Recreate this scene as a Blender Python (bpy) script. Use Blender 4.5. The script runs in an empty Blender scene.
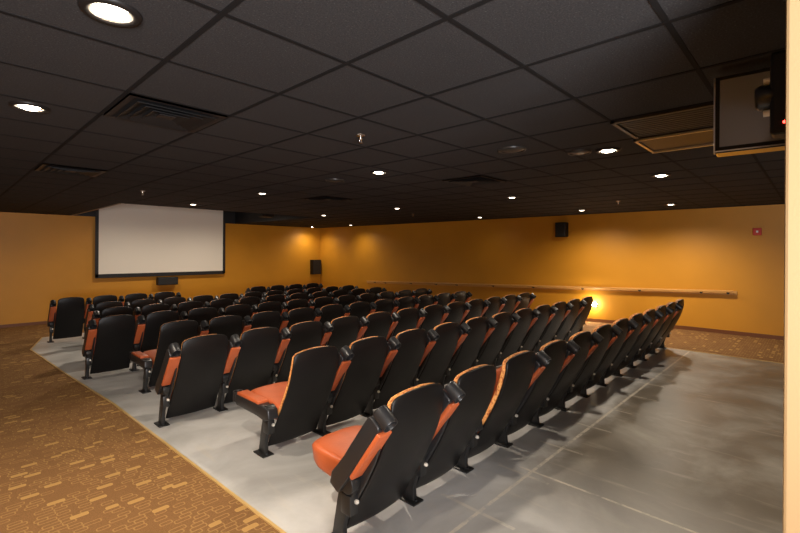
import bpy, bmesh, math, random
from mathutils import Vector, Matrix
random.seed(7)
C = bpy.context.scene.collection
PI = math.pi
CEIL = 2.507
WX, WY = 10.75, 14.75          # right wall, front wall
LX, BY = -3.6, -3.2            # left wall, back wall
SL = 0.03

def fz(y):                     # the floor falls gently towards the screen
    return -SL * (y - 2.0) if y > 2.0 else 0.0

# ------------------------------------------------------------------ materials
def new_mat(name):
    m = bpy.data.materials.new(name); m.use_nodes = True
    nt = m.node_tree; b = nt.nodes['Principled BSDF']
    return m, nt, b
def N(nt, t, **kw):
    n = nt.nodes.new(t)
    for k, v in kw.items():
        if k == 'inp':
            for i, x in v.items(): n.inputs[i].default_value = x
        else: setattr(n, k, v)
    return n
def mth(nt, op, a, b=None, c=None, clamp=False):
    n = nt.nodes.new('ShaderNodeMath'); n.operation = op; n.use_clamp = clamp
    for i, v in enumerate((a, b, c)):
        if v is None: continue
        if hasattr(v, 'links'): nt.links.new(v, n.inputs[i])
        else: n.inputs[i].default_value = v
    return n.outputs[0]
def mixc(nt, f, a, b, mode='MIX'):
    n = nt.nodes.new('ShaderNodeMix'); n.data_type = 'RGBA'; n.blend_type = mode
    for i, v in ((0, f), (6, a), (7, b)):
        if hasattr(v, 'links'): nt.links.new(v, n.inputs[i])
        else: n.inputs[i].default_value = v
    return n.outputs[2]
def col(r, g, b): return (r, g, b, 1)
def ramp(nt, src, stops):
    n = nt.nodes.new('ShaderNodeValToRGB'); nt.links.new(src, n.inputs[0])
    e = n.color_ramp.elements
    e[0].position, e[0].color = stops[0]; e[1].position, e[1].color = stops[-1]
    for p, c in stops[1:-1]:
        k = e.new(p); k.color = c
    return n.outputs[0]

def simple(name, c, rough=.5, metal=0, spec=.5, var=0.0, scale=20, bump=0.0, bscale=200, coat=0):
    m, nt, b = new_mat(name)
    b.inputs['Base Color'].default_value = c; b.inputs['Roughness'].default_value = rough
    b.inputs['Metallic'].default_value = metal; b.inputs['Specular IOR Level'].default_value = spec
    b.inputs['Coat Weight'].default_value = coat
    tc = N(nt, 'ShaderNodeTexCoord')
    if var:
        no = N(nt, 'ShaderNodeTexNoise', inp={'Scale': scale, 'Detail': 4}); nt.links.new(tc.outputs['Object'], no.inputs['Vector'])
        lo = tuple(x * (1 - var) for x in c[:3]) + (1,); hi = tuple(min(1, x * (1 + var)) for x in c[:3]) + (1,)
        nt.links.new(ramp(nt, no.outputs[0], [(.3, lo), (.7, hi)]), b.inputs['Base Color'])
    if bump:
        no = N(nt, 'ShaderNodeTexNoise', inp={'Scale': bscale, 'Detail': 3}); nt.links.new(tc.outputs['Object'], no.inputs['Vector'])
        bp = N(nt, 'ShaderNodeBump', inp={'Strength': bump, 'Distance': .01}); nt.links.new(no.outputs[0], bp.inputs['Height'])
        nt.links.new(bp.outputs[0], b.inputs['Normal'])
    return m
def emis(name, c, s):
    m, nt, b = new_mat(name)
    b.inputs['Base Color'].default_value = c
    b.inputs['Emission Color'].default_value = c; b.inputs['Emission Strength'].default_value = s
    return m

M = {}
M['plastic'] = simple('black_plastic', col(.0060, .0054, .0052), .40, spec=.24, bump=.12, bscale=260)
M['arm'] = simple('arm_black', col(.013, .013, .014), .34, spec=.5, bump=.05, bscale=200)
M['iron'] = simple('painted_iron', col(.009, .009, .009), .42, bump=.05)
M['vinyl'] = simple('orange_vinyl', col(.42, .090, .026), .42, spec=.45, var=.08, scale=9, bump=.12, bscale=70)
M['bolt'] = simple('pale_bolt', col(.62, .58, .5), .35, metal=.3)
M['chrome'] = simple('chrome', col(.8, .8, .8), .18, metal=1)
M['alu'] = simple('brushed_aluminium', col(.55, .56, .58), .3, metal=1)
M['black'] = simple('flat_black', col(.008, .008, .009), .6)
M['vent'] = simple('vent_black', col(.008, .007, .007), .5, spec=.3)
M['ventframe'] = simple('vent_frame', col(.014, .012, .012), .45, spec=.35)
M['slat'] = simple('slat_grey', col(.026, .023, .022), .5, spec=.3)
M['baffle'] = simple('lamp_reflector', col(.75, .7, .62), .25, metal=.6)
M['speaker'] = simple('speaker_black', col(.012, .012, .012), .55, bump=.2, bscale=400)
M['wood'] = None
M['red'] = simple('alarm_red', col(.55, .03, .02), .35)
M['white'] = simple('white_plastic', col(.8, .8, .78), .4)
M['bulb'] = emis('lamp_glow', (1, .86, .68, 1), 22)
M['bulbdim'] = emis('lamp_glow_dim', (1, .82, .62, 1), 5)
M['steplamp'] = emis('step_lamp_glow', (1, .9, .72, 1), 60)
M['led'] = emis('red_led', (1, .03, .02, 1), 6)
M['dome'] = simple('speaker_grille_dark', col(.028, .025, .022), .4, spec=.4)
M['jamb'] = simple('amber_paint_overlit', col(.36, .235, .11), .6, bump=.05, bscale=150)  # amber wall paint, paled in the colour to look overexposed

# patterned upholstery of the backrest
m, nt, b = new_mat('patterned_upholstery'); tc = N(nt, 'ShaderNodeTexCoord')
no = N(nt, 'ShaderNodeTexNoise', inp={'Scale': 38, 'Detail': 3, 'Distortion': .6}); nt.links.new(tc.outputs['Object'], no.inputs[0])
c = ramp(nt, no.outputs[0], [(.36, col(.30, .08, .02)), (.46, col(.62, .24, .06)), (.56, col(.70, .34, .10)), (.64, col(.45, .15, .04))])
nt.links.new(c, b.inputs['Base Color']); b.inputs['Roughness'].default_value = .75
bp = N(nt, 'ShaderNodeBump', inp={'Strength': .3, 'Distance': .004}); nt.links.new(no.outputs[0], bp.inputs['Height']); nt.links.new(bp.outputs[0], b.inputs['Normal'])
M['fabric'] = m

# wood rail
m, nt, b = new_mat('honey_wood'); tc = N(nt, 'ShaderNodeTexCoord'); mp = N(nt, 'ShaderNodeMapping'); mp.inputs['Scale'].default_value = (20, 1, 20)
nt.links.new(tc.outputs['Object'], mp.inputs[0])
no = N(nt, 'ShaderNodeTexNoise', inp={'Scale': 3, 'Detail': 5}); nt.links.new(mp.outputs[0], no.inputs[0])
nt.links.new(ramp(nt, no.outputs[0], [(.3, col(.50, .25, .07)), (.7, col(.66, .36, .11))]), b.inputs['Base Color']); b.inputs['Roughness'].default_value = .28
M['wood'] = m

# walls: warm amber paint with a faint roller texture
def paint(name, c, var=.05):
    m, nt, b = new_mat(name); g = N(nt, 'ShaderNodeNewGeometry')
    no = N(nt, 'ShaderNodeTexNoise', inp={'Scale': 1.2, 'Detail': 3}); nt.links.new(g.outputs['Position'], no.inputs[0])
    lo = tuple(x * (1 - var) for x in c[:3]) + (1,); hi = tuple(x * (1 + var) for x in c[:3]) + (1,)
    nt.links.new(ramp(nt, no.outputs[0], [(.3, lo), (.7, hi)]), b.inputs['Base Color'])
    n2 = N(nt, 'ShaderNodeTexNoise', inp={'Scale': 180, 'Detail': 2}); nt.links.new(g.outputs['Position'], n2.inputs[0])
    bp = N(nt, 'ShaderNodeBump', inp={'Strength': .08, 'Distance': .01}); nt.links.new(n2.outputs[0], bp.inputs['Height']); nt.links.new(bp.outputs[0], b.inputs['Normal'])
    b.inputs['Roughness'].default_value = .5
    return m
M['amber'] = paint('amber_paint', col(.56, .245, .014))
M['base'] = simple('baseboard_brown', col(.16, .055, .018), .4)
M['goldtrim'] = simple('gold_edge_strip', col(.55, .36, .13), .35, metal=.2)

# ceiling tile
m, nt, b = new_mat('charcoal_ceiling_tile'); g = N(nt, 'ShaderNodeNewGeometry')
vo = N(nt, 'ShaderNodeTexNoise', inp={'Scale': 130, 'Detail': 4, 'Roughness': .7}); nt.links.new(g.outputs['Position'], vo.inputs[0])
nt.links.new(ramp(nt, vo.outputs[0], [(.35, col(.030, .0285, .029)), (.62, col(.048, .046, .0465)), (.72, col(.13, .13, .13))]), b.inputs['Base Color'])
b.inputs['Roughness'].default_value = .85; b.inputs['Specular IOR Level'].default_value = .10
bp = N(nt, 'ShaderNodeBump', inp={'Strength': .45, 'Distance': .006}); nt.links.new(vo.outputs[0], bp.inputs['Height']); nt.links.new(bp.outputs[0], b.inputs['Normal'])
M['tile'] = m
M['tbar'] = simple('ceiling_grid_bar', col(.010, .009, .009), .8, spec=.12)

# carpet: rounded lozenges, some solid gold, most only outlined
m, nt, b = new_mat('patterned_carpet'); g = N(nt, 'ShaderNodeNewGeometry'); sp = N(nt, 'ShaderNodeSeparateXYZ'); nt.links.new(g.outputs['Position'], sp.inputs[0])
def lozenges(cw, ch, ox, oy, hw, hh, psolid, pline, lw):
    y = mth(nt, 'DIVIDE', mth(nt, 'ADD', sp.outputs[1], 20 + oy), ch)
    row = mth(nt, 'FLOOR', y)
    wn = N(nt, 'ShaderNodeTexWhiteNoise', noise_dimensions='1D'); nt.links.new(row, wn.inputs['W'])
    x = mth(nt, 'ADD', mth(nt, 'DIVIDE', mth(nt, 'ADD', sp.outputs[0], 20 + ox), cw), wn.outputs[0])
    cx = mth(nt, 'FLOOR', x)
    cb = N(nt, 'ShaderNodeCombineXYZ'); nt.links.new(cx, cb.inputs[0]); nt.links.new(row, cb.inputs[1]); cb.inputs[2].default_value = ox * 10
    w2 = N(nt, 'ShaderNodeTexWhiteNoise', noise_dimensions='3D'); nt.links.new(cb.outputs[0], w2.inputs[0])
    r = .7 * hh
    px = mth(nt, 'ABSOLUTE', mth(nt, 'MULTIPLY', mth(nt, 'SUBTRACT', mth(nt, 'FRACT', x), .5), cw))
    py = mth(nt, 'ABSOLUTE', mth(nt, 'MULTIPLY', mth(nt, 'SUBTRACT', mth(nt, 'FRACT', y), .5), ch))
    qx = mth(nt, 'MAXIMUM', mth(nt, 'SUBTRACT', px, hw - r), 0.0); qy = mth(nt, 'MAXIMUM', mth(nt, 'SUBTRACT', py, hh - r), 0.0)
    d = mth(nt, 'SUBTRACT', mth(nt, 'SQRT', mth(nt, 'ADD', mth(nt, 'MULTIPLY', qx, qx), mth(nt, 'MULTIPLY', qy, qy))), r)
    inside = mth(nt, 'LESS_THAN', d, 0.0)
    line = mth(nt, 'LESS_THAN', mth(nt, 'ABSOLUTE', mth(nt, 'ADD', d, lw)), lw)
    rnd = w2.outputs['Value']
    solid = mth(nt, 'MULTIPLY', inside, mth(nt, 'LESS_THAN', rnd, psolid))
    ln = mth(nt, 'MULTIPLY', line, mth(nt, 'LESS_THAN', rnd, pline))
    return solid, ln
s1, l1 = lozenges(.135, .075, 0, 0, .048, .022, .11, .62, .0036)
s2, l2 = lozenges(.110, .075, .31, .0375, .036, .021, .02, .62, .0036)
n1 = N(nt, 'ShaderNodeTexNoise', inp={'Scale': 160, 'Detail': 4}); nt.links.new(g.outputs['Position'], n1.inputs[0])
basec = ramp(nt, n1.outputs[0], [(.3, col(.145, .072, .026)), (.7, col(.215, .110, .044))])
c = mixc(nt, mth(nt, 'MULTIPLY', mth(nt, 'MAXIMUM', l1, l2), .55), basec, col(.36, .21, .075))
c = mixc(nt, mth(nt, 'MULTIPLY', mth(nt, 'MAXIMUM', s1, s2), .8), c, col(.40, .235, .08))
nt.links.new(c, b.inputs['Base Color']); b.inputs['Roughness'].default_value = .95; b.inputs['Specular IOR Level'].default_value = .1
bp = N(nt, 'ShaderNodeBump', inp={'Strength': .5, 'Distance': .006}); nt.links.new(n1.outputs[0], bp.inputs['Height']); nt.links.new(bp.outputs[0], b.inputs['Normal'])
M['carpet'] = m

# concrete slab: pale under the seats, browner and darker at right behind the last row
m, nt, b = new_mat('sealed_concrete'); g = N(nt, 'ShaderNodeNewGeometry'); sp = N(nt, 'ShaderNodeSeparateXYZ'); nt.links.new(g.outputs['Position'], sp.inputs[0])
n1 = N(nt, 'ShaderNodeTexNoise', inp={'Scale': 1.3, 'Detail': 8, 'Roughness': .62, 'Distortion': .5}); nt.links.new(g.outputs['Position'], n1.inputs[0])
n2 = N(nt, 'ShaderNodeTexNoise', inp={'Scale': 9, 'Detail': 6, 'Roughness': .7}); nt.links.new(g.outputs['Position'], n2.inputs[0])
pale = ramp(nt, n1.outputs[0], [(.32, col(.30, .295, .285)), (.5, col(.40, .395, .385)), (.68, col(.50, .495, .485))])
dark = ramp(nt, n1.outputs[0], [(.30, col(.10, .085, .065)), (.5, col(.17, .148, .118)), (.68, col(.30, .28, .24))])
xx, yy = sp.outputs[0], sp.outputs[1]
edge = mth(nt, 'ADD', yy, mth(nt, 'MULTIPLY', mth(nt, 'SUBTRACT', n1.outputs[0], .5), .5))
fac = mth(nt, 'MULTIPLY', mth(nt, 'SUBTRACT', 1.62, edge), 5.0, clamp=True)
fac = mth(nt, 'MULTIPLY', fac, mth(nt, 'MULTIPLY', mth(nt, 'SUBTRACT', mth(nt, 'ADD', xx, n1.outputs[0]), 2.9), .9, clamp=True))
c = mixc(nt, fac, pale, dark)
c = mixc(nt, mth(nt, 'MULTIPLY', mth(nt, 'SUBTRACT', n2.outputs[0], .35), .9, clamp=True), c, col(.5, .47, .42), 'SOFT_LIGHT')
n3 = N(nt, 'ShaderNodeTexNoise', inp={'Scale': 30, 'Detail': 2}); nt.links.new(g.outputs['Position'], n3.inputs[0])
brk = mth(nt, 'MULTIPLY', mth(nt, 'SUBTRACT', n2.outputs[0], .36), 6, clamp=True)
def line(src, at, w):
    d = mth(nt, 'ABSOLUTE', mth(nt, 'SUBTRACT', mth(nt, 'ADD', src, mth(nt, 'MULTIPLY', mth(nt, 'SUBTRACT', n3.outputs[0], .5), .012)), at))
    return mth(nt, 'LESS_THAN', d, w)
jl = line(yy, 1.50, .012)
for a in (2.99,):
    jl = mth(nt, 'MAXIMUM', jl, mth(nt, 'MULTIPLY', line(xx, a, .010), mth(nt, 'LESS_THAN', yy, 1.6)))
# pale patches where each seat bay meets the joint
t = mth(nt, 'ABSOLUTE', mth(nt, 'SUBTRACT', mth(nt, 'FRACT', mth(nt, 'DIVIDE', mth(nt, 'SUBTRACT', xx, 1.38), .61)), .5))
tk = mth(nt, 'MULTIPLY', mth(nt, 'LESS_THAN', t, .022), mth(nt, 'LESS_THAN', mth(nt, 'ABSOLUTE', mth(nt, 'SUBTRACT', yy, mth(nt, 'ADD', 1.52, mth(nt, 'MULTIPLY', mth(nt, 'SUBTRACT', n1.outputs[0], .5), .5)))), .20))
jl = mth(nt, 'MAXIMUM', jl, mth(nt, 'MULTIPLY', tk, .6))
c = mixc(nt, mth(nt, 'MULTIPLY', mth(nt, 'MULTIPLY', jl, brk), .75), c, col(.62, .56, .46))
# pale plaster streaks trailing along the run of the slab
mp = N(nt, 'ShaderNodeMapping'); mp.inputs['Scale'].default_value = (5, .8, 1); nt.links.new(g.outputs['Position'], mp.inputs[0])
n4 = N(nt, 'ShaderNodeTexNoise', inp={'Scale': 2.2, 'Detail': 5, 'Roughness': .6}); nt.links.new(mp.outputs[0], n4.inputs[0])
c = mixc(nt, mth(nt, 'MULTIPLY', mth(nt, 'SUBTRACT', n4.outputs[0], .58), 2.2, clamp=True), c, col(.5, .45, .37))
nt.links.new(c, b.inputs['Base Color'])
nt.links.new(ramp(nt, n1.outputs[0], [(.3, col(.30, .30, .30)), (.7, col(.5, .5, .5))]), b.inputs['Roughness'])
bp = N(nt, 'ShaderNodeBump', inp={'Strength': .12, 'Distance': .01}); nt.links.new(n2.outputs[0], bp.inputs['Height']); nt.links.new(bp.outputs[0], b.inputs['Normal'])
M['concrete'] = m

# projection screen cloth and television glass
M['screen'] = simple('screen_cloth', col(.82, .77, .67), .85, spec=.1, bump=.04, bscale=900)
M['glass'] = simple('television_glass', col(.20, .205, .215), .16, spec=1.0, coat=.8)  # grey base stands in for the reflected ceiling
M['tvcase'] = simple('glossy_casing', col(.03, .028, .026), .12, spec=.9, coat=.8)
M['panel'] = simple('brown_gloss_panel', col(.012, .008, .006), .4, spec=.3)

# ------------------------------------------------------------------ mesh helpers
def obj(name, bm, mat, parent=None, smooth=False, loc=None, angle=None):
    me = bpy.data.meshes.new(name)
    bmesh.ops.recalc_face_normals(bm, faces=bm.faces)
    bm.to_mesh(me); bm.free()
    for mm in (mat if isinstance(mat, (list, tuple)) else [mat]): me.materials.append(mm)
    if smooth:
        for p in me.polygons: p.use_smooth = True
        if angle: me.set_sharp_from_angle(angle=angle)
    o = bpy.data.objects.new(name, me); C.objects.link(o)
    if parent: o.parent = parent
    if loc: o.location = loc
    return o
def box(bm, x0, x1, y0, y1, z0, z1, bev=0, seg=2, mi=0, rot=None):
    r = bmesh.ops.create_cube(bm, size=1.0); vs = r['verts']
    for v in vs: v.co = Vector(((x0 + x1) / 2 + v.co.x * (x1 - x0), (y0 + y1) / 2 + v.co.y * (y1 - y0), (z0 + z1) / 2 + v.co.z * (z1 - z0)))
    if bev:
        es = list({e for v in vs for e in v.link_edges})
        r2 = bmesh.ops.bevel(bm, geom=es, offset=bev, segments=seg, affect='EDGES', profile=.5)
        vs = list({v for f in r2['faces'] for v in f.verts} | {v for v in vs if v.is_valid})
    if mi:
        for f in {f for v in vs for f in v.link_faces}: f.material_index = mi
    if rot: bmesh.ops.transform(bm, matrix=rot, verts=vs)
    return vs
def cyl(bm, p, axis, r, h, seg=24, r2=None, caps=True, mi=0):
    a = Vector(axis).normalized(); q = Vector((0, 0, 1)).rotation_difference(a)
    mt = Matrix.Translation(Vector(p)) @ q.to_matrix().to_4x4()
    r_ = bmesh.ops.create_cone(bm, cap_ends=caps, cap_tris=False, segments=seg, radius1=r, radius2=r if r2 is None else r2, depth=h, matrix=mt)
    if mi:
        for f in {f for v in r_['verts'] for f in v.link_faces}: f.material_index = mi
    return r_['verts']
def lathe(bm, prof, seg=32, p=(0, 0, 0), axis=(0, 0, 1), mi=0):
    q = Vector((0, 0, 1)).rotation_difference(Vector(axis).normalized())
    rings = []
    for r, z in prof:
        rings.append([bm.verts.new(Vector(p) + q @ Vector((r * math.cos(2 * PI * k / seg), r * math.sin(2 * PI * k / seg), z))) for k in range(seg)])
    for a, b_ in zip(rings, rings[1:]):
        for k in range(seg):
            f = bm.faces.new((a[k], a[(k + 1) % seg], b_[(k + 1) % seg], b_[k])); f.material_index = mi
    return rings
def prism_x(bm, pts, x0, x1, mi=0):          # polygon in the y-z plane pushed along x
    a = [bm.verts.new((x0, y, z)) for y, z in pts]; b_ = [bm.verts.new((x1, y, z)) for y, z in pts]
    n = len(pts); fs = [bm.faces.new(a), bm.faces.new(b_[::-1])]
    for i in range(n): fs.append(bm.faces.new((a[i], b_[i], b_[(i + 1) % n], a[(i + 1) % n])))
    for f in fs: f.material_index = mi
    return fs
def tag(o, label=None, cat=None, group=None, kind=None):
    if label: o['label'] = label
    if cat: o['category'] = cat
    if group: o['group'] = group
    if kind: o['kind'] = kind
    return o
def thing(name, label, cat, loc=(0, 0, 0), group=None):
    o = bpy.data.objects.new(name, None); o.empty_display_size = .1; C.objects.link(o); o.location = loc
    return tag(o, label, cat, group)
def quad(bm, pts, mi=0):
    f = bm.faces.new([bm.verts.new(p) for p in pts]); f.material_index = mi; return f

# ------------------------------------------------------------------ room shell
# floor: carpet over the whole room, level behind the seats then falling towards the screen
bm = bmesh.new()
ys = [BY, 2.0, WY]
for x0, x1 in ((LX, WX),):
    for a, b_ in zip(ys, ys[1:]):
        quad(bm, [(x0, a, fz(a)), (x1, a, fz(a)), (x1, b_, fz(b_)), (x0, b_, fz(b_))])
        quad(bm, [(x0, a, fz(a) - .1), (x1, a, fz(a) - .1), (x1, b_, fz(b_) - .1), (x0, b_, fz(b_) - .1)])
o = obj('floor', bm, M['carpet']); tag(o, kind='structure')
# concrete slab inlaid in the carpet
LE = [(1.36, BY), (1.36, 2.0), (1.345, 5.6), (1.26, 7.6), (1.18, 10.45)]
RE = [(8.45, BY), (8.45, 2.0), (8.45, 5.6), (8.45, 7.6), (8.45, 10.45)]
bm = bmesh.new()
H_ = .004
def slab_pt(p): return (p[0], p[1], fz(p[1]) + H_)
for i in range(len(LE) - 1):
    quad(bm, [slab_pt(LE[i]), slab_pt(RE[i]), slab_pt(RE[i + 1]), slab_pt(LE[i + 1])])
quad(bm, [slab_pt(LE[-1]), slab_pt(RE[-1]), slab_pt((8.45, 12.0)), slab_pt((1.55, 12.0))])
bmesh.ops.remove_doubles(bm, verts=bm.verts, dist=.0005)
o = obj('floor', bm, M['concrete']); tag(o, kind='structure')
# gold edging strips along the slab
def strip(name, pts, w=.018, h=.009):
    bm = bmesh.new()
    for (xa, ya), (xb, yb) in zip(pts, pts[1:]):
        d = Vector((xb - xa, yb - ya)).normalized(); n = Vector((-d.y, d.x)) * w / 2
        lo = [(xa - n.x, ya - n.y, fz(ya)), (xa + n.x, ya + n.y, fz(ya)), (xb + n.x, yb + n.y, fz(yb)), (xb - n.x, yb - n.y, fz(yb))]
        hi = [(x, y, z + h) for x, y, z in lo]
        quad(bm, hi)
        for i in range(4): quad(bm, [lo[i], lo[(i + 1) % 4], hi[(i + 1) % 4], hi[i]])
    o = obj(name, bm, M['goldtrim']); tag(o, kind='structure')
strip('trim_1', LE + [(1.55, 12.0)])
strip('trim_2', [(8.45, BY), (8.45, 2.0), (8.45, 12.0)], .02)

# ceiling: tiles with a recessed well over the stage
RX0, RX1, RY0 = 2.5, 7.15, 10.0
RZ = CEIL + .55
bm = bmesh.new()
Z = CEIL
quad(bm, [(LX, BY, Z), (WX, BY, Z), (WX, RY0, Z), (LX, RY0, Z)])
quad(bm, [(LX, RY0, Z), (RX0, RY0, Z), (RX0, WY, Z), (LX, WY, Z)])
quad(bm, [(RX1, RY0, Z), (WX, RY0, Z), (WX, WY, Z), (RX1, WY, Z)])
# grid bars
w = .0115
B0, A0 = .747, 1.653
def bar(x0, x1, y0, y1):
    bx = box(bm, x0, x1, y0, y1, Z - (.0035 if x1 - x0 < .1 else .0025), Z + .001, mi=1)
i = math.ceil((LX - B0) / .61)
while B0 + .61 * i < WX:
    x = B0 + .61 * i
    bar(x - w, x + w, BY, RY0 if RX0 < x < RX1 else WY); i += 1
j = math.ceil((BY - A0) / .61)
while A0 + .61 * j < WY:
    y = A0 + .61 * j
    if y < RY0: bar(LX, WX, y - w, y + w)
    else: bar(LX, RX0, y - w, y + w); bar(RX1, WX, y - w, y + w)
    j += 1
o = obj('ceiling', bm, [M['tile'], M['tbar']]); tag(o, kind='structure')
bm = bmesh.new()
for pts in ([(RX0, RY0, Z), (RX0, WY, Z), (RX0, WY, RZ), (RX0, RY0, RZ)], [(RX1, RY0, Z), (RX1, WY, Z), (RX1, WY, RZ), (RX1, RY0, RZ)],
            [(RX0, RY0, Z), (RX1, RY0, Z), (RX1, RY0, RZ), (RX0, RY0, RZ)], [(RX0, RY0, RZ), (RX1, RY0, RZ), (RX1, WY, RZ), (RX0, WY, RZ)],
            [(RX0, WY - .005, Z), (RX1, WY - .005, Z), (RX1, WY - .005, RZ), (RX0, WY - .005, RZ)]): quad(bm, pts)
o = obj('ceiling', bm, M['black']); tag(o, kind='structure')
# pale angle strip round the mouth of the well
bm = bmesh.new(); box(bm, RX0 - .03, RX0, RY0, WY, Z - .012, Z + .0); o = obj('trim_3', bm, simple('well_edge', col(.35, .25, .15), .4)); tag(o, kind='structure')

# walls
def wall(name, x0, x1, y0, y1, z0=-.6, z1=CEIL + .7, mat=None):
    bm = bmesh.new(); box(bm, x0, x1, y0, y1, z0, z1); o = obj(name, bm, mat or M['amber']); tag(o, kind='structure'); return o
wall('wall_front', LX - .15, WX + .15, WY, WY + .15)
wall('wall_right', WX, WX + .15, BY, 12.86)
wall('wall_right', WX + .03, WX + .15, 12.86, WY)
wall('wall_left', LX - .15, LX, BY, WY)
wall('wall_back', LX - .15, WX + .15, BY - .15, BY)
bm = bmesh.new(); box(bm, LX - .15, WX + .15, BY - .15, WY + .15, RZ + .1, RZ + .2); o = obj('ceiling', bm, M['black']); tag(o, kind='structure')
# the short partition beside the camera
bm = bmesh.new(); box(bm, 1.60, 1.74, -1.15, .067, 0, CEIL, .008, 2); o = obj('wall_partition', bm, M['jamb']); tag(o, kind='structure')
# baseboards follow the slope
def base_y(name, x0, x1):
    bm = bmesh.new(); h = .075
    for a, b_ in ((BY, 2.0), (2.0, WY)):
        lo = [(x0, a, fz(a)), (x1, a, fz(a)), (x1, b_, fz(b_)), (x0, b_, fz(b_))]; hi = [(x, y, z + h) for x, y, z in lo]
        quad(bm, hi)
        for i in range(4): quad(bm, [lo[i], lo[(i + 1) % 4], hi[(i + 1) % 4], hi[i]])
    o = obj(name, bm, M['base']); tag(o, kind='structure')
base_y('baseboard_right', WX - .014, WX); base_y('baseboard_left', LX, LX + .014)
bm = bmesh.new(); zf = fz(WY); box(bm, LX, WX, WY - .014, WY, zf, zf + .075); o = obj('baseboard_front', bm, M['base']); tag(o, kind='structure')

# ------------------------------------------------------------------ theatre chair
PROF = [(.004, .045), (-.045, .140), (-.118, .260), (-.185, .375), (-.245, .490), (-.292, .600), (-.322, .700), (-.335, .775), (-.332, .835)]
def prof(t):                                  # smooth point on the rear profile of the shell
    n = len(PROF) - 1; s = min(max(t, 0), 1) * n; i = min(int(s), n - 1); f = s - i
    g = lambda k: Vector(PROF[min(max(k, 0), n)])
    p0, p1, p2, p3 = g(i - 1), g(i), g(i + 1), g(i + 2)
    return .5 * ((2 * p1) + (p2 - p0) * f + (2 * p0 - 5 * p1 + 4 * p2 - p3) * f * f + (3 * p1 - p0 - 3 * p2 + p3) * f ** 3)
def prof_n(t):
    d = (prof(t + .01) - prof(t - .01)).normalized(); return Vector((d.y, -d.x))      # points towards the screen (+y)
S = .57
CXM = S / 2
def halfwidth(t, w):                          # slight waist at the foot, round shoulders
    k = w * (1.0 - .10 * t ** 1.5)
    return k * (1 - .02 * max(0, (t - .8) / .2) ** 2)
def sheet(w, f0, f1, puff, t0, t1, arch, nu=14, nv=18, bow=.022, inset=0):
    bm = bmesh.new(); F = []; R = []
    for j in range(nv + 1):
        tt = t0 + (t1 - t0) * j / nv; fr, rr = [], []
        for i in range(nu + 1):
            u = -1 + 2 * i / nu
            hw = halfwidth(tt, w)
            up = arch * (1 - abs(u) ** 2.4) * max(0, (tt - .6) / .4) ** 1.5
            # rounded corners at the shoulders
            shoulder = .016 * max(0, (abs(u) - .88) / .12) ** 2.0 * max(0, (tt - .8) / .2)
            p = prof(tt); n = prof_n(tt)
            bowy = -bow * (1 - u * u)
            e = (1 - abs(u) ** 4) * (1 - abs(2 * (j / nv) - 1) ** 6)
            a = Vector((CXM + u * hw, p.x + n.x * f0 + bowy, p.y + n.y * f0 + up - shoulder))
            b_ = Vector((CXM + u * hw, p.x + n.x * (f1 + puff * e) + bowy * .8, p.y + n.y * (f1 + puff * e) + up - shoulder))
            rr.append(bm.verts.new(a)); fr.append(bm.verts.new(b_))
        F.append(fr); R.append(rr)
    for j in range(nv):
        for i in range(nu):
            bm.faces.new((R[j][i], R[j][i + 1], R[j + 1][i + 1], R[j + 1][i]))
            bm.faces.new((F[j][i], F[j + 1][i], F[j + 1][i + 1], F[j][i + 1]))
    bd = [(R[0][i], F[0][i]) for i in range(nu + 1)] + [(R[j][nu], F[j][nu]) for j in range(1, nv + 1)] + \
         [(R[nv][i], F[nv][i]) for i in range(nu - 1, -1, -1)] + [(R[j][0], F[j][0]) for j in range(nv - 1, 0, -1)]
    for k in range(len(bd)):
        (a, b_), (c, d) = bd[k], bd[(k + 1) % len(bd)]
        try: bm.faces.new((a, c, d, b_))
        except ValueError: pass
    return bm, bd
def finish_bevel(o, wdt, seg=3):
    md = o.modifiers.new('round', 'BEVEL'); md.width = wdt; md.segments = seg; md.limit_method = 'ANGLE'; md.angle_limit = math.radians(50)
    return o
MESH = {}
def bake(o):                                   # freeze modifiers so copies share one plain mesh
    dg = bpy.context.evaluated_depsgraph_get(); me = bpy.data.meshes.new_from_object(o.evaluated_get(dg)); o.modifiers.clear(); o.data = me
def build_part(key, bm, mat, bevel=0, smooth=True, angle=math.radians(38)):
    o = obj(key, bm, mat, smooth=smooth)
    if bevel: finish_bevel(o, bevel)
    bpy.context.view_layer.update()
    if bevel: bake(o)
    if smooth:
        for p in o.data.polygons: p.use_smooth = True
        if angle: o.data.set_sharp_from_angle(angle=angle)
    me = o.data; me.name = key; bpy.data.objects.remove(o); MESH[key] = me
bm, _ = sheet(.236, 0.0, .016, 0, 0, 1, .030); build_part('back_shell', bm, M['plastic'], .006)
bm, _ = sheet(.226, .018, .052, .024, .30, .988, .036); build_part('backrest', bm, M['fabric'], .016)
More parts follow.
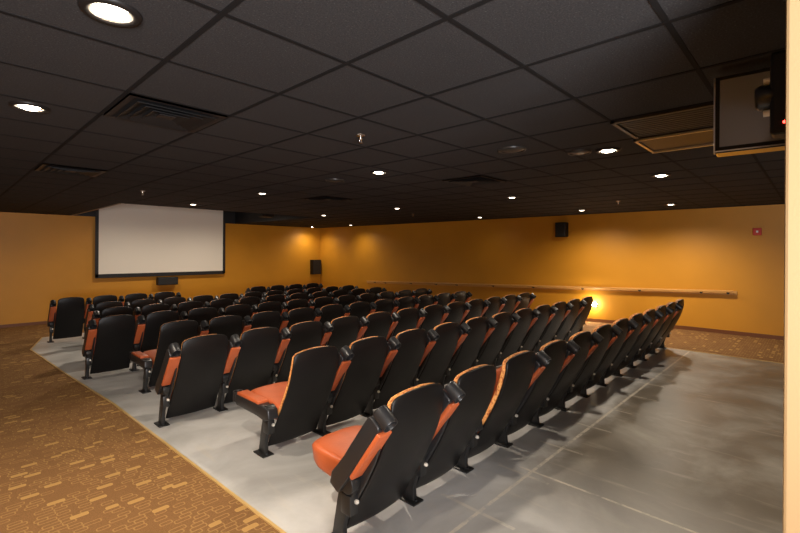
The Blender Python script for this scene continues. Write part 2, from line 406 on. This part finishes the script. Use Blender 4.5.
# seat cushion, folded down
def seat_mesh():
    bm = bmesh.new(); nx, ny = 14, 16
    T, Bt = [], []
    for j in range(ny + 1):
        v = j / ny; tr, br = [], []
        for i in range(nx + 1):
            u = -1 + 2 * i / nx
            hw = .224 - .03 * max(0, (v - .75) / .25) ** 2 - .012 * (1 - v)
            y = -.13 + .55 * v - .035 * abs(u) ** 3 * (v ** 2)
            ed = (1 - abs(u) ** 5) * (1 - abs(2 * v - 1) ** 8)
            zt = .392 + .012 * v + .018 * ed - .014 * (1 - u * u) * (1 - v)
            zb = .262 - .012 * ed + .05 * max(0, v - .6)
            tr.append(bm.verts.new((CXM + u * hw, y, zt))); br.append(bm.verts.new((CXM + u * hw * .95, y * .96, zb)))
        T.append(tr); Bt.append(br)
    for j in range(ny):
        for i in range(nx):
            bm.faces.new((T[j][i], T[j][i + 1], T[j + 1][i + 1], T[j + 1][i])); bm.faces.new((Bt[j][i], Bt[j + 1][i], Bt[j + 1][i + 1], Bt[j][i + 1]))
    bd = [(T[0][i], Bt[0][i]) for i in range(nx + 1)] + [(T[j][nx], Bt[j][nx]) for j in range(1, ny + 1)] + \
         [(T[ny][i], Bt[ny][i]) for i in range(nx - 1, -1, -1)] + [(T[j][0], Bt[j][0]) for j in range(ny - 1, 0, -1)]
    for k in range(len(bd)):
        (a, b_), (c, d) = bd[k], bd[(k + 1) % len(bd)]; bm.faces.new((a, c, d, b_))
    return bm
build_part('seat_down', seat_mesh(), M['vinyl'], .026)
bm = seat_mesh(); bmesh.ops.scale(bm, vec=(1, .945, 1), verts=bm.verts)
piv = Vector((0, -.03, .31)); bmesh.ops.scale(bm, vec=(1, .80, 1), verts=bm.verts); bmesh.ops.transform(bm, matrix=Matrix.Translation(piv) @ Matrix.Rotation(math.radians(73), 4, 'X') @ Matrix.Translation(-piv), verts=bm.verts)
bmesh.ops.translate(bm, verts=bm.verts, vec=(0, .055, -.045))
build_part('seat_up', bm, M['vinyl'], .026)
# stanchion: foot plate and post under the armrest pivot
bm = bmesh.new()
prism_x(bm, [(-.045, .012), (.055, .012), (.040, .09), (.010, .24), (-.020, .36), (-.100, .41), (-.140, .39), (-.130, .33), (-.075, .22), (-.040, .10)], -.016, .016)
cyl(bm, (0, -.085, .36), (1, 0, 0), .054, .070, 24)
box(bm, -.030, .030, -.115, -.035, .19, .30, .008)
build_part('stanchion', bm, M['iron'], .004)
bm = bmesh.new(); box(bm, -.048, .048, -.075, .085, 0, .012, .004)
for yy_ in (-.05, .062): cyl(bm, (0, yy_, .016), (0, 0, 1), .010, .01, 6)
build_part('foot_plate', bm, M['iron'])
bm = bmesh.new(); cyl(bm, (.012, -.120, .262), (0, 1, 0), .013, .016, 6); cyl(bm, (.012, -.128, .262), (0, 1, 0), .008, .012, 12); build_part('bolt', bm, M['bolt'], .002)
# armrest: built folded down (pointing to the screen), then turned up for the raised state
ARP = Vector((0, -.070, .38))
def arm_down(up):
    a = bmesh.new()
    prism_x(a, [(-.165, .325), (-.150, .402), (.00, .408), (.37, .408), (.385, .395), (.385, .33), (.365, .315), (.02, .312), (-.10, .300)], -.044, .044)
    if up:                                                              # web that fills the gap to the back once raised
        inv = Matrix.Translation(ARP) @ Matrix.Rotation(math.radians(-126), 4, 'X') @ Matrix.Translation(-ARP)
        n0 = len(a.verts); a.verts.ensure_lookup_table(); old = set(a.verts)
        prism_x(a, [(-.05, .28), (-.11, .26), (-.165, .35), (-.205, .42), (-.248, .50), (-.290, .60), (-.318, .70), (-.27, .72), (-.20, .62), (-.12, .50), (-.05, .42)], .030, .048)
        bmesh.ops.transform(a, matrix=inv, verts=[v for v in a.verts if v not in old])
    p = bmesh.new(); box(p, -.042, .052, .0, .355, .404, .430, .008, 3)
    c = bmesh.new()                                                     # cup ring standing at the tip
    h = .05 if up else .035
    lathe(c, [(.039, -.045), (.043, -.040), (.043, h), (.041, h + .004), (.037, h + .004), (.035, h), (.035, -.030), (.0, -.032)], 28, (0, .418, .375))
    lathe(c, [(.0, -.046), (.039, -.045)], 28, (0, .418, .375))
    return a, p, c
for st, ang in (('down', 0), ('up', 126)):
    parts = arm_down(ang > 0)
    for key, bmx, mt, bv in zip(('armrest', 'arm_pad', 'cup_holder'), parts, (M['arm'], M['vinyl'], M['arm']), (.010, 0, .0)):
        if ang:
            bmesh.ops.transform(bmx, matrix=Matrix.Translation(ARP) @ Matrix.Rotation(math.radians(ang), 4, 'X') @ Matrix.Translation(-ARP), verts=bmx.verts)
        build_part(key + '_' + st, bmx, mt, bv)

def inst(name, key, parent, x=0):
    o = bpy.data.objects.new(name, MESH[key]); C.objects.link(o); o.parent = parent; o.location = (x, 0, 0); return o
def side(parent, x, arm):                      # stanchion with its armrest
    s = inst('stanchion', 'stanchion', parent, x + .012)
    f = inst('foot_plate', 'foot_plate', s); b_ = inst('bolt', 'bolt', s); b_['label'] = 'pale metal bolt'
    a = inst('armrest', 'armrest_' + arm, parent, x); a['label'] = 'black armrest folded ' + arm
    p = inst('arm_pad', 'arm_pad_' + arm, a); p['label'] = 'orange pad'
    inst('cup_holder', 'cup_holder_' + arm, a)
def chair(loc, label, group, seat='up', arm='up', last=False, sx=1.0, endarm='up'):
    t = thing('theatre_chair', label, 'chair', loc, group); t.scale = (sx, 1, 1.05 if 'below the screen' in label else 1)
    s = inst('seat', 'seat_' + seat, t); s['label'] = 'orange vinyl seat ' + ('folded down' if seat == 'down' else 'tipped up')
    inst('back_shell', 'back_shell', t); b_ = inst('backrest', 'backrest', t); b_['label'] = 'orange and gold patterned upholstery'
    side(t, 0, arm)
    if last: side(t, S, endarm)
    return t
ORD = ['first', 'second', 'third', 'fourth', 'fifth', 'sixth', 'seventh', 'eighth', 'ninth', 'tenth', 'eleventh', 'twelfth']
ROWS = [(1.893, 1.518, 12, S), (3.213, 1.798, 11, S), (4.533, 1.472, 12, S), (5.852, 1.715, 11, S), (7.172, 1.390, 12, S), (8.492, 1.713, 11, S), (9.811, 1.910, 11, S), (11.12, 1.555, 11, .578)]
ROWN = ['row nearest the camera', 'second row from the camera', 'third row from the camera', 'fourth row from the camera', 'fifth row from the camera',
        'sixth row from the camera', 'seventh row from the camera', 'front row below the screen']
for r, (y, x0, n, sp_) in enumerate(ROWS):
    for i in range(n):
        if r == 7 and i in (4, 5, 6): continue
        st, ar = 'up', 'up'; extra = ''
        if r == 0 and i == 0: st = 'down'; extra = ', seat down'
        if r == 1 and i == 0: st, ar = 'down', 'down'; extra = ', seat and arm down'
        if r == 3 and i == 0: st, ar = 'down', 'down'; extra = ', seat and arm down'
        if r == 0 and i == 2: ar = 'down'; extra = ', armrest down'
        last = (i == n - 1) or (r == 7 and i == 3)
        if r == 7:
            k = i if i < 4 else i - 7
            where = '%s chair from the left aisle in the %s' % (ORD[k], ROWN[r]) if i < 4 else '%s chair to the right of the gap in the %s' % (ORD[k], ROWN[r])
        else:
            where = '%s chair from the aisle in the %s' % (ORD[i], ROWN[r])
        lab = ('black ' + where + extra).replace('chair from the aisle', 'chair from aisle') if extra else 'black ' + where
        chair((x0 + sp_ * i, y, fz(y) + H_), lab, 'theatre chairs in the ' + ROWN[r].split(',')[0], st, ar, last, sp_ / S, 'down' if r < 2 else 'up')

# ------------------------------------------------------------------ projection screen and wall speakers
t = thing('projection_screen', 'large white projection screen with black border on the orange front wall', 'screen', (4.87, 14.62, .80))
bm = bmesh.new(); box(bm, -1.76, 1.79, -.006, .006, .09, 2.13); s = obj('screen_fabric', bm, M['screen'], t)
bm = bmesh.new(); box(bm, -1.84, -1.76, -.012, .012, 0, 2.15); box(bm, 1.79, 1.875, -.012, .012, 0, 2.15); box(bm, -1.84, 1.875, -.012, .012, 0, .09)
obj('border', bm, M['black'], t)
bm = bmesh.new(); box(bm, -1.9, 1.9, -.06, .10, 2.13, 2.24, .01); obj('housing', bm, M['black'], t)
bm = bmesh.new(); cyl(bm, (0, 0, -.008), (1, 0, 0), .016, 3.66, 16); obj('weight_bar', bm, M['black'], t)
t.location.y = 14.62

def wall_speaker(name, label, loc, w, d, h, axis):
    t = thing(name, label, 'speaker', loc)
    bm = bmesh.new()
    if axis == 'y':   # on front wall, facing -y
        box(bm, -w / 2, w / 2, -d, 0, 0, h, .012); cab = obj('cabinet', bm, M['plastic'], t)
        bm = bmesh.new(); box(bm, -w / 2 + .015, w / 2 - .015, -d - .008, -d + .004, .015, h - .015, .004); obj('grille', bm, M['speaker'], t)
    else:
        box(bm, -d, 0, -w / 2, w / 2, 0, h, .012); obj('cabinet', bm, M['plastic'], t)
        bm = bmesh.new(); box(bm, -d - .008, -d + .004, -w / 2 + .015, w / 2 - .015, .015, h - .015, .004); obj('grille', bm, M['speaker'], t)
    return t
wall_speaker('wall_speaker', 'low wide black speaker on the wall under the projection screen', (4.92, WY, .50), .58, .20, .24, 'y')
wall_speaker('wall_speaker', 'upright black speaker on the front wall near the room corner', (10.49, WY, .64), .40, .2, .58, 'y')
wall_speaker('wall_speaker', 'small black speaker high on the long right wall', (WX, 4.60, 1.97), .26, .20, .36, 'x')
t = thing('fire_alarm', 'small red fire alarm high on the right wall near the partition', 'alarm', (WX, .835, 1.94))
bm = bmesh.new(); box(bm, -.045, 0, -.065, .065, 0, .14, .01); obj('body', bm, M['red'], t)
bm = bmesh.new(); box(bm, -.062, -.04, -.016, .016, .050, .090, .004); o = obj('strobe', bm, M['white'], t); o['label'] = 'white strobe lens'
# wall light low on the right wall
t = thing('step_light', 'glowing low step light on the right wall behind the second row', 'light', (WX, 3.87, .30))
bm = bmesh.new(); box(bm, -.025, 0, -.10, .10, 0, .11, .006); obj('frame', bm, M['alu'], t)
bm = bmesh.new(); box(bm, -.034, -.02, -.055, .055, .02, .09, .004); obj('lens', bm, M['steplamp'], t)

# ------------------------------------------------------------------ handrail on the right wall (falls with the floor)
def rz(y): return .835 - .0335 * (y - 1.19)
t = thing('handrail', 'long wooden handrail on black brackets along the right wall', 'handrail', (WX, 1.15, rz(1.15)))
def sl_box(bm, xa, xb, y0, y1, zl, zh):
    lo = [(xa, y0, rz(y0) + zl), (xb, y0, rz(y0) + zl), (xb, y1, rz(y1) + zl), (xa, y1, rz(y1) + zl)]; hi = [(x, y, z + zh - zl) for x, y, z in lo]
    v = [bm.verts.new(p) for p in lo + hi]
    for f in ((0, 1, 2, 3), (4, 5, 6, 7), (0, 1, 5, 4), (1, 2, 6, 5), (2, 3, 7, 6), (3, 0, 4, 7)): bm.faces.new([v[k] for k in f])
bm = bmesh.new(); sl_box(bm, WX - .105, WX - .060, 1.19, 11.75, -.005, .035)
for v in bm.verts: v.co -= t.location
o = obj('rail', bm, M['wood'], t); finish_bevel(o, .012)
bm = bmesh.new(); sl_box(bm, WX - .020, WX, 1.14, 11.85, -.055, .020)
for v in bm.verts: v.co -= t.location
o = obj('backing_board', bm, M['wood'], t)
for y in (1.28, 1.72, 2.86, 4.11, 5.38, 6.58, 7.83, 8.62, 9.67, 10.88, 11.4):
    bm = bmesh.new(); cyl(bm, (-.06, y, rz(y) - .018), (1, 0, 0), .010, .075, 10); cyl(bm, (-.082, y, rz(y) - .011), (0, 0, 1), .010, .022, 10); cyl(bm, (-.022, y, rz(y) - .018), (1, 0, 0), .026, .006, 14)
    for v in bm.verts: v.co -= Vector((0, t.location.y, t.location.z))
    obj('bracket', bm, M['iron'], t)

# ------------------------------------------------------------------ ceiling things
def light(x, y, power, size=150, col_=(1, .86, .69), r=.05, blend=.9, z=CEIL - .045):
    l = bpy.data.lights.new('lamp', 'SPOT'); l.energy = power; l.color = col_; l.spot_size = math.radians(size + 8); l.spot_blend = blend; l.shadow_soft_size = r
    o = bpy.data.objects.new('lamp', l); C.objects.link(o); o.location = (x, y, z); return o
def downlight(x, y, label, power, dim=False, size=140):
    t = thing('downlight', label, 'ceiling light', (x, y, CEIL), 'round downlights in the ceiling')
    bm = bmesh.new(); lathe(bm, [(.070, -.001), (.072, -.012), (.084, -.016), (.100, -.012), (.104, -.003), (.104, .0)], 36); obj('trim_ring', bm, M['vent'], t, smooth=True)
    bm = bmesh.new(); lathe(bm, [(.072, -.010), (.060, -.0035), (.040, -.002), (.0, -.002)], 36); obj('reflector', bm, M['baffle'], t, smooth=True)
    bm = bmesh.new(); lathe(bm, [(.052, -.0045), (.048, -.012), (.034, -.018), (.014, -.020), (.0, -.0205)], 28); obj('bulb', bm, M['bulbdim'] if dim else M['bulb'], t, smooth=True)
    light(x, y, power, size)
K = 1.0
DL = [(.45, 1.95, 'large bright downlight at the top left, nearest the camera', 105, 0, 150),
      (.40, 3.64, 'bright downlight at the left edge above the carpeted aisle', 70, 0, 150),
      (3.49, 3.66, 'downlight above the chairs just behind the nearest sprinkler head', 60, 0, 150),
      (3.55, 6.40, 'small downlight above the middle rows, left of the round ceiling speaker', 26, 1, 150),
      (3.50, 9.01, 'downlight in front of the upper edge of the projection screen', 110, 1, 150),
      (6.81, 9.17, 'small downlight right of the ceiling well', 22, 1, 150),
      (9.99, 14.2, 'downlight in the far corner lighting the front wall', 30, 0, 150),
      (10.05, 11.96, 'downlight near the far end of the right wall', 22, 1, 150),
      (6.69, 6.45, 'downlight over the middle of the hall between the square vents', 22, 1, 150),
      (4.08, 1.35, 'bright downlight just left of the hinged ceiling panel', 30, 0, 150),
      (5.81, 1.33, 'bright downlight below the hinged ceiling panel', 40, 0, 150),
      (9.41, 1.99, 'downlight near the right wall, closest to the television', 90, 1, 150),
      (9.56, 3.69, 'downlight near the right wall above its small speaker', 78, 1, 150),
      (6.56, 3.68, 'downlight right of the centre square vent', 26, 1, 150),
      (9.85, 6.46, 'faint downlight near the middle of the right wall', 4, 1, 150)]
for x, y, lab, pw, dm, sz in DL: downlight(x, y, lab, pw * K, dm, sz)

def diffuser(x, y, label):
    t = thing('air_vent', label, 'vent', (x, y, CEIL), 'square ceiling air vents')
    h = .290
    def ring(bm, a, b_, z0, z1):
        P = [(-1, -1), (1, -1), (1, 1), (-1, 1)]
        for k in range(4):
            (x1, y1), (x2, y2) = P[k], P[(k + 1) % 4]
            quad(bm, [(a * x1, a * y1, z0), (a * x2, a * y2, z0), (b_ * x2, b_ * y2, z1), (b_ * x1, b_ * y1, z1)])
            quad(bm, [(a * x1, a * y1, z0 + .004), (a * x2, a * y2, z0 + .004), (b_ * x2, b_ * y2, z1 + .004), (b_ * x1, b_ * y1, z1 + .004)])
            quad(bm, [(a * x1, a * y1, z0), (a * x2, a * y2, z0), (a * x2, a * y2, z0 + .004), (a * x1, a * y1, z0 + .004)])
    bm = bmesh.new(); ring(bm, h, h - .035, -.014, -.012); ring(bm, h, h, -.014, 0); obj('frame', bm, M['ventframe'], t)
    for k, a in enumerate((.235, .175, .115)):
        bm = bmesh.new(); ring(bm, a, a - .05, -.026, -.006); obj('louvre', bm, M['vent'], t)
    bm = bmesh.new(); box(bm, -.05, .05, -.05, .05, -.020, -.014, .003); obj('centre_plate', bm, M['chrome'] if False else M['ventframe'], t)
    bm = bmesh.new(); quad(bm, [(-h, -h, -.0015), (h, -h, -.0015), (h, h, -.0015), (-h, h, -.0015)]); obj('backing', bm, M['black'], t)
TX = lambda i: B0 + .61 * (i + .5)
TY = lambda j: A0 + .61 * (j + .5)
diffuser(TX(0), TY(2), 'square black ceiling vent at the upper left, largest in view')
diffuser(TX(0), TY(7), 'square black ceiling vent at the far left above the aisle')
diffuser(TX(6), TY(2), 'square black ceiling vent over the middle of the hall, right of centre')
diffuser(TX(6), TY(7), 'small square black ceiling vent behind the round ceiling speaker')

# return grille and hinged glossy panel beside it
t = thing('return_grille', 'black slatted return air grille in the ceiling left of the television', 'vent', (3.49, .46, CEIL))
bm = bmesh.new(); box(bm, -.30, .30, -.58, -.555, -.02, 0); box(bm, -.30, .30, .555, .58, -.02, 0); box(bm, -.30, -.275, -.58, .58, -.02, 0); box(bm, .275, .30, -.58, .58, -.02, 0); obj('frame', bm, M['ventframe'], t)
bm = bmesh.new(); quad(bm, [(-.3, -.58, -.0015), (.3, -.58, -.0015), (.3, .58, -.0015), (-.3, .58, -.0015)]); obj('backing', bm, M['black'], t)
for k in range(11):
    x = -.25 + .5 * k / 10
    bm = bmesh.new(); box(bm, -.014, .014, -.556, .556, -.0015, .0015); bmesh.ops.transform(bm, matrix=Matrix.Translation((x, 0, -.010)) @ Matrix.Rotation(math.radians(0), 4, 'Y'), verts=bm.verts)
    obj('slat', bm, M['slat'], t)
t = thing('ceiling_panel', 'glossy brown ceiling panel with aluminium edges beside the slatted grille', 'panel', (4.06, .46, CEIL))
bm = bmesh.new(); box(bm, -.25, .25, -.58, .58, -.020, 0, .003); obj('board', bm, M['panel'], t)
bm = bmesh.new(); box(bm, -.27, -.25, -.60, .60, -.030, 0); box(bm, .25, .275, -.60, .60, -.034, 0); box(bm, -.27, .275, .58, .60, -.03, 0); obj('edge_frame', bm, M['alu'], t)

def ceil_speaker(x, y, label, r=.12):
    t = thing('ceiling_speaker', label, 'speaker', (x, y, CEIL), 'round ceiling speakers')
    bm = bmesh.new(); lathe(bm, [(r * .86, -.004), (r * .88, -.014), (r * .96, -.018), (r, -.012), (r, 0)], 36); obj('rim', bm, M['dome'], t, smooth=True)
    bm = bmesh.new(); lathe(bm, [(r * .87, -.006), (r * .7, -.014), (r * .4, -.020), (0, -.022)], 36); obj('grille', bm, M['dome'], t, smooth=True)
ceil_speaker(3.49, 1.96, 'round dark ceiling speaker right of the centre of the picture')
ceil_speaker(3.51, 4.50, 'round dark ceiling speaker left of the picture centre above the middle rows')
ceil_speaker(3.98, 1.56, 'round dark ceiling speaker beside the bright downlight by the grille', .10)

def sprinkler(x, y, label):
    t = thing('sprinkler_head', label, 'sprinkler', (x, y, CEIL), 'chrome sprinkler heads')
    bm = bmesh.new(); lathe(bm, [(.0, -.004), (.030, -.006), (.036, 0)], 24); obj('escutcheon', bm, M['chrome'], t, smooth=True)
    bm = bmesh.new(); cyl(bm, (0, 0, -.020), (0, 0, 1), .011, .034, 12)
    for s in (-1, 1): cyl(bm, (s * .010, 0, -.045), (s * .12, 0, 1), .0035, .026, 8)
    obj('frame_arms', bm, M['chrome'], t, smooth=True)
    bm = bmesh.new(); cyl(bm, (0, 0, -.060), (0, 0, 1), .018, .003, 16); obj('deflector', bm, M['chrome'], t)
sprinkler(2.28, 2.60, 'bright chrome sprinkler head nearest the camera, in the middle of the ceiling')
sprinkler(2.19, 7.60, 'chrome sprinkler head above the left part of the projection screen')
sprinkler(8.28, 2.56, 'tiny sprinkler head near the right wall side of the ceiling')
sprinkler(8.03, 7.20, 'tiny sprinkler head over the far middle of the hall')

# projector hung in the mouth of the well
t = thing('projector', 'small black projector hanging at the ceiling well right of the screen', 'projector', (6.0, 10.6, CEIL + .02))
bm = bmesh.new(); box(bm, -.17, .17, -.13, .13, -.055, .055, .02, 3); obj('body', bm, M['plastic'], t)
bm = bmesh.new(); lathe(bm, [(.0, .13), (.030, .132), (.042, .150), (.046, .150), (.046, .118)], 24, (.06, 0, 0), (0, 1, 0)); obj('lens', bm, M['chrome'], t, smooth=True)
bm = bmesh.new(); cyl(bm, (0, 0, .30), (0, 0, 1), .016, .48, 12); cyl(bm, (0, 0, .525), (0, 0, 1), .06, .012, 16); obj('mount_pole', bm, M['iron'], t)
bm = bmesh.new()
for s in (-1, 1): cyl(bm, (s * .11, -.05, .065), (0, 0, 1), .008, .03, 8)
box(bm, -.13, .13, -.07, -.03, .07, .08); obj('mount_bracket', bm, M['alu'], t)

# ------------------------------------------------------------------ television on its ceiling mount and the device before it
t = thing('television', 'flat black television with silver edge hung from the ceiling beside the partition', 'television', (2.60, .365, 2.085))
t.rotation_euler = (0, 0, math.radians(4))
tv = bpy.data.objects.new('x', None); bpy.data.objects.remove(tv)
TW, TH = .66, .365
tilt = Matrix.Rotation(math.radians(0.0), 4, 'Y')
def tvpart(name, f, mat, smooth=False):
    bm = bmesh.new(); f(bm); bmesh.ops.transform(bm, matrix=tilt, verts=bm.verts); return obj(name, bm, mat, t)
tvpart('casing', lambda bm: box(bm, .0, .12, -TW, 0, 0, TH, .008), M['tvcase'])
def bez(bm):
    box(bm, -.006, .006, -.018, 0, 0, TH, .002); box(bm, -.006, .006, -TW, -TW + .018, 0, TH, .002)
    box(bm, -.006, .006, -TW, 0, TH - .016, TH, .002); box(bm, -.006, .006, -TW, 0, 0, .028, .002)
tvpart('bezel', bez, M['plastic'])
tvpart('silver_edge', lambda bm: (box(bm, -.008, .03, -.002, .006, 0, TH, .002), box(bm, -.008, -.004, -TW, 0, .004, .010)), M['alu'])
tvpart('screen_glass', lambda bm: box(bm, -.003, .003, -TW + .016, -.016, .026, TH - .014), M['glass'])
tvpart('standby_light', lambda bm: cyl(bm, (-.007, -.30, .014), (1, 0, 0), .004, .004, 10), M['led'])
def mount(bm):
    box(bm, .12, .14, -TW / 2 - .12, -TW / 2 + .12, .10, .30); cyl(bm, (.165, -TW / 2, .30), (0, 0, 1), .022, .24, 16); box(bm, .13, .19, -TW / 2 - .03, -TW / 2 + .03, .16, .24)
bm = bmesh.new(); mount(bm); obj('ceiling_mount', bm, M['iron'], t)
t = thing('ceiling_camera', 'black device with side lens and red light hanging before the television', 'camera', (2.05, .105, CEIL))  # dark shape modelled as a hanging device
bm = bmesh.new(); box(bm, -.045, .045, -.14, .02, -.49, -.20, .012); obj('body', bm, M['plastic'], t)
bm = bmesh.new(); cyl(bm, (0, -.05, -.10), (0, 0, 1), .014, .20, 12); cyl(bm, (0, -.05, -.005), (0, 0, 1), .04, .01, 16); obj('drop_pole', bm, M['iron'], t)
bm = bmesh.new(); lathe(bm, [(.0, .0), (.040, .0), (.045, .010), (.045, .05), (.036, .062), (.0, .058)], 24, (0, .0, -.345), (0, 1, 0)); obj('lens', bm, M['arm'], t, smooth=True)
bm = bmesh.new(); cyl(bm, (0, .030, -.288), (0, 1, 0), .012, .02, 12); o = obj('highlight', bm, M['white'], t); o['label'] = 'white knob'  # white stub standing in for the highlight above the lens
bm = bmesh.new(); cyl(bm, (0, .030, -.402), (0, 1, 0), .012, .02, 12); o = obj('highlight', bm, M['white'], t); o['label'] = 'white knob'  # white stub painted in as the highlight below the lens
bm = bmesh.new(); cyl(bm, (-.047, -.02, -.452), (1, 0, 0), .005, .004, 10); obj('indicator_light', bm, M['led'], t)

# ------------------------------------------------------------------ unseen fill lamps and the step lamp
def area(name, loc, rot, sx, sy, e, c):
    l = bpy.data.lights.new(name, 'AREA'); l.shape = 'RECTANGLE'; l.size = sx; l.size_y = sy; l.energy = e; l.color = c
    o = bpy.data.objects.new(name, l); C.objects.link(o); o.location = loc; o.rotation_euler = rot; return o
# added unseen area light behind the camera, brightens ceiling and partition
area('rear_fill', (-1.0, -2.3, 1.35), (math.radians(146), 0, math.radians(-20)), 2.2, 1.4, 330, (.97, .97, 1))
# unseen lamps without fixtures; those in the well are added to brighten the screen
light(.45, -.9, 70, 150); light(-2.4, 1.95, 35, 150); light(3.2, -1.6, 25, 150); light(-2.4, 6, 18, 150); light(.4, 8.5, 12, 150); light(.4, 12.6, 25, 150); light(3.6, 12.4, 60, 160, z=2.8); light(6.0, 12.4, 75, 160, z=2.8); light(8.0, 12.6, 14, 150)
l = bpy.data.lights.new('step', 'POINT'); l.energy = 6.5; l.color = (1, .90, .70); l.shadow_soft_size = .04
o = bpy.data.objects.new('step_lamp', l); C.objects.link(o); o.location = (WX - .14, 3.87, .36)

# ------------------------------------------------------------------ world, camera, view
w_ = bpy.data.worlds.new('World'); bpy.context.scene.world = w_; w_.use_nodes = True
w_.node_tree.nodes['Background'].inputs[0].default_value = (.9, .85, .8, 1); w_.node_tree.nodes['Background'].inputs[1].default_value = .0
cd = bpy.data.cameras.new('camera'); cam = bpy.data.objects.new('camera', cd); C.objects.link(cam)
F_ = 439.58; cd.sensor_width = 36; cd.lens = 36 * F_ / 800; cd.shift_y = -15.72 / 800; cd.clip_start = .05
cam.location = (0, 0, 1.603)
yw = .81072; rl = .00638
Fv = Vector((math.sin(yw), math.cos(yw), 0)); Rv = Vector((math.cos(yw), -math.sin(yw), 0)); Uv = Vector((0, 0, 1))
r_ = math.cos(rl) * Rv + math.sin(rl) * Uv; u_ = -math.sin(rl) * Rv + math.cos(rl) * Uv
cam.rotation_euler = Matrix((r_, u_, -Fv)).transposed().to_euler()
sc = bpy.context.scene; sc.camera = cam
sc.view_settings.view_transform = 'Standard'; sc.view_settings.look = 'None'; sc.view_settings.gamma = 1; sc.view_settings.exposure = 1.3
sc.view_settings.use_curve_mapping = False
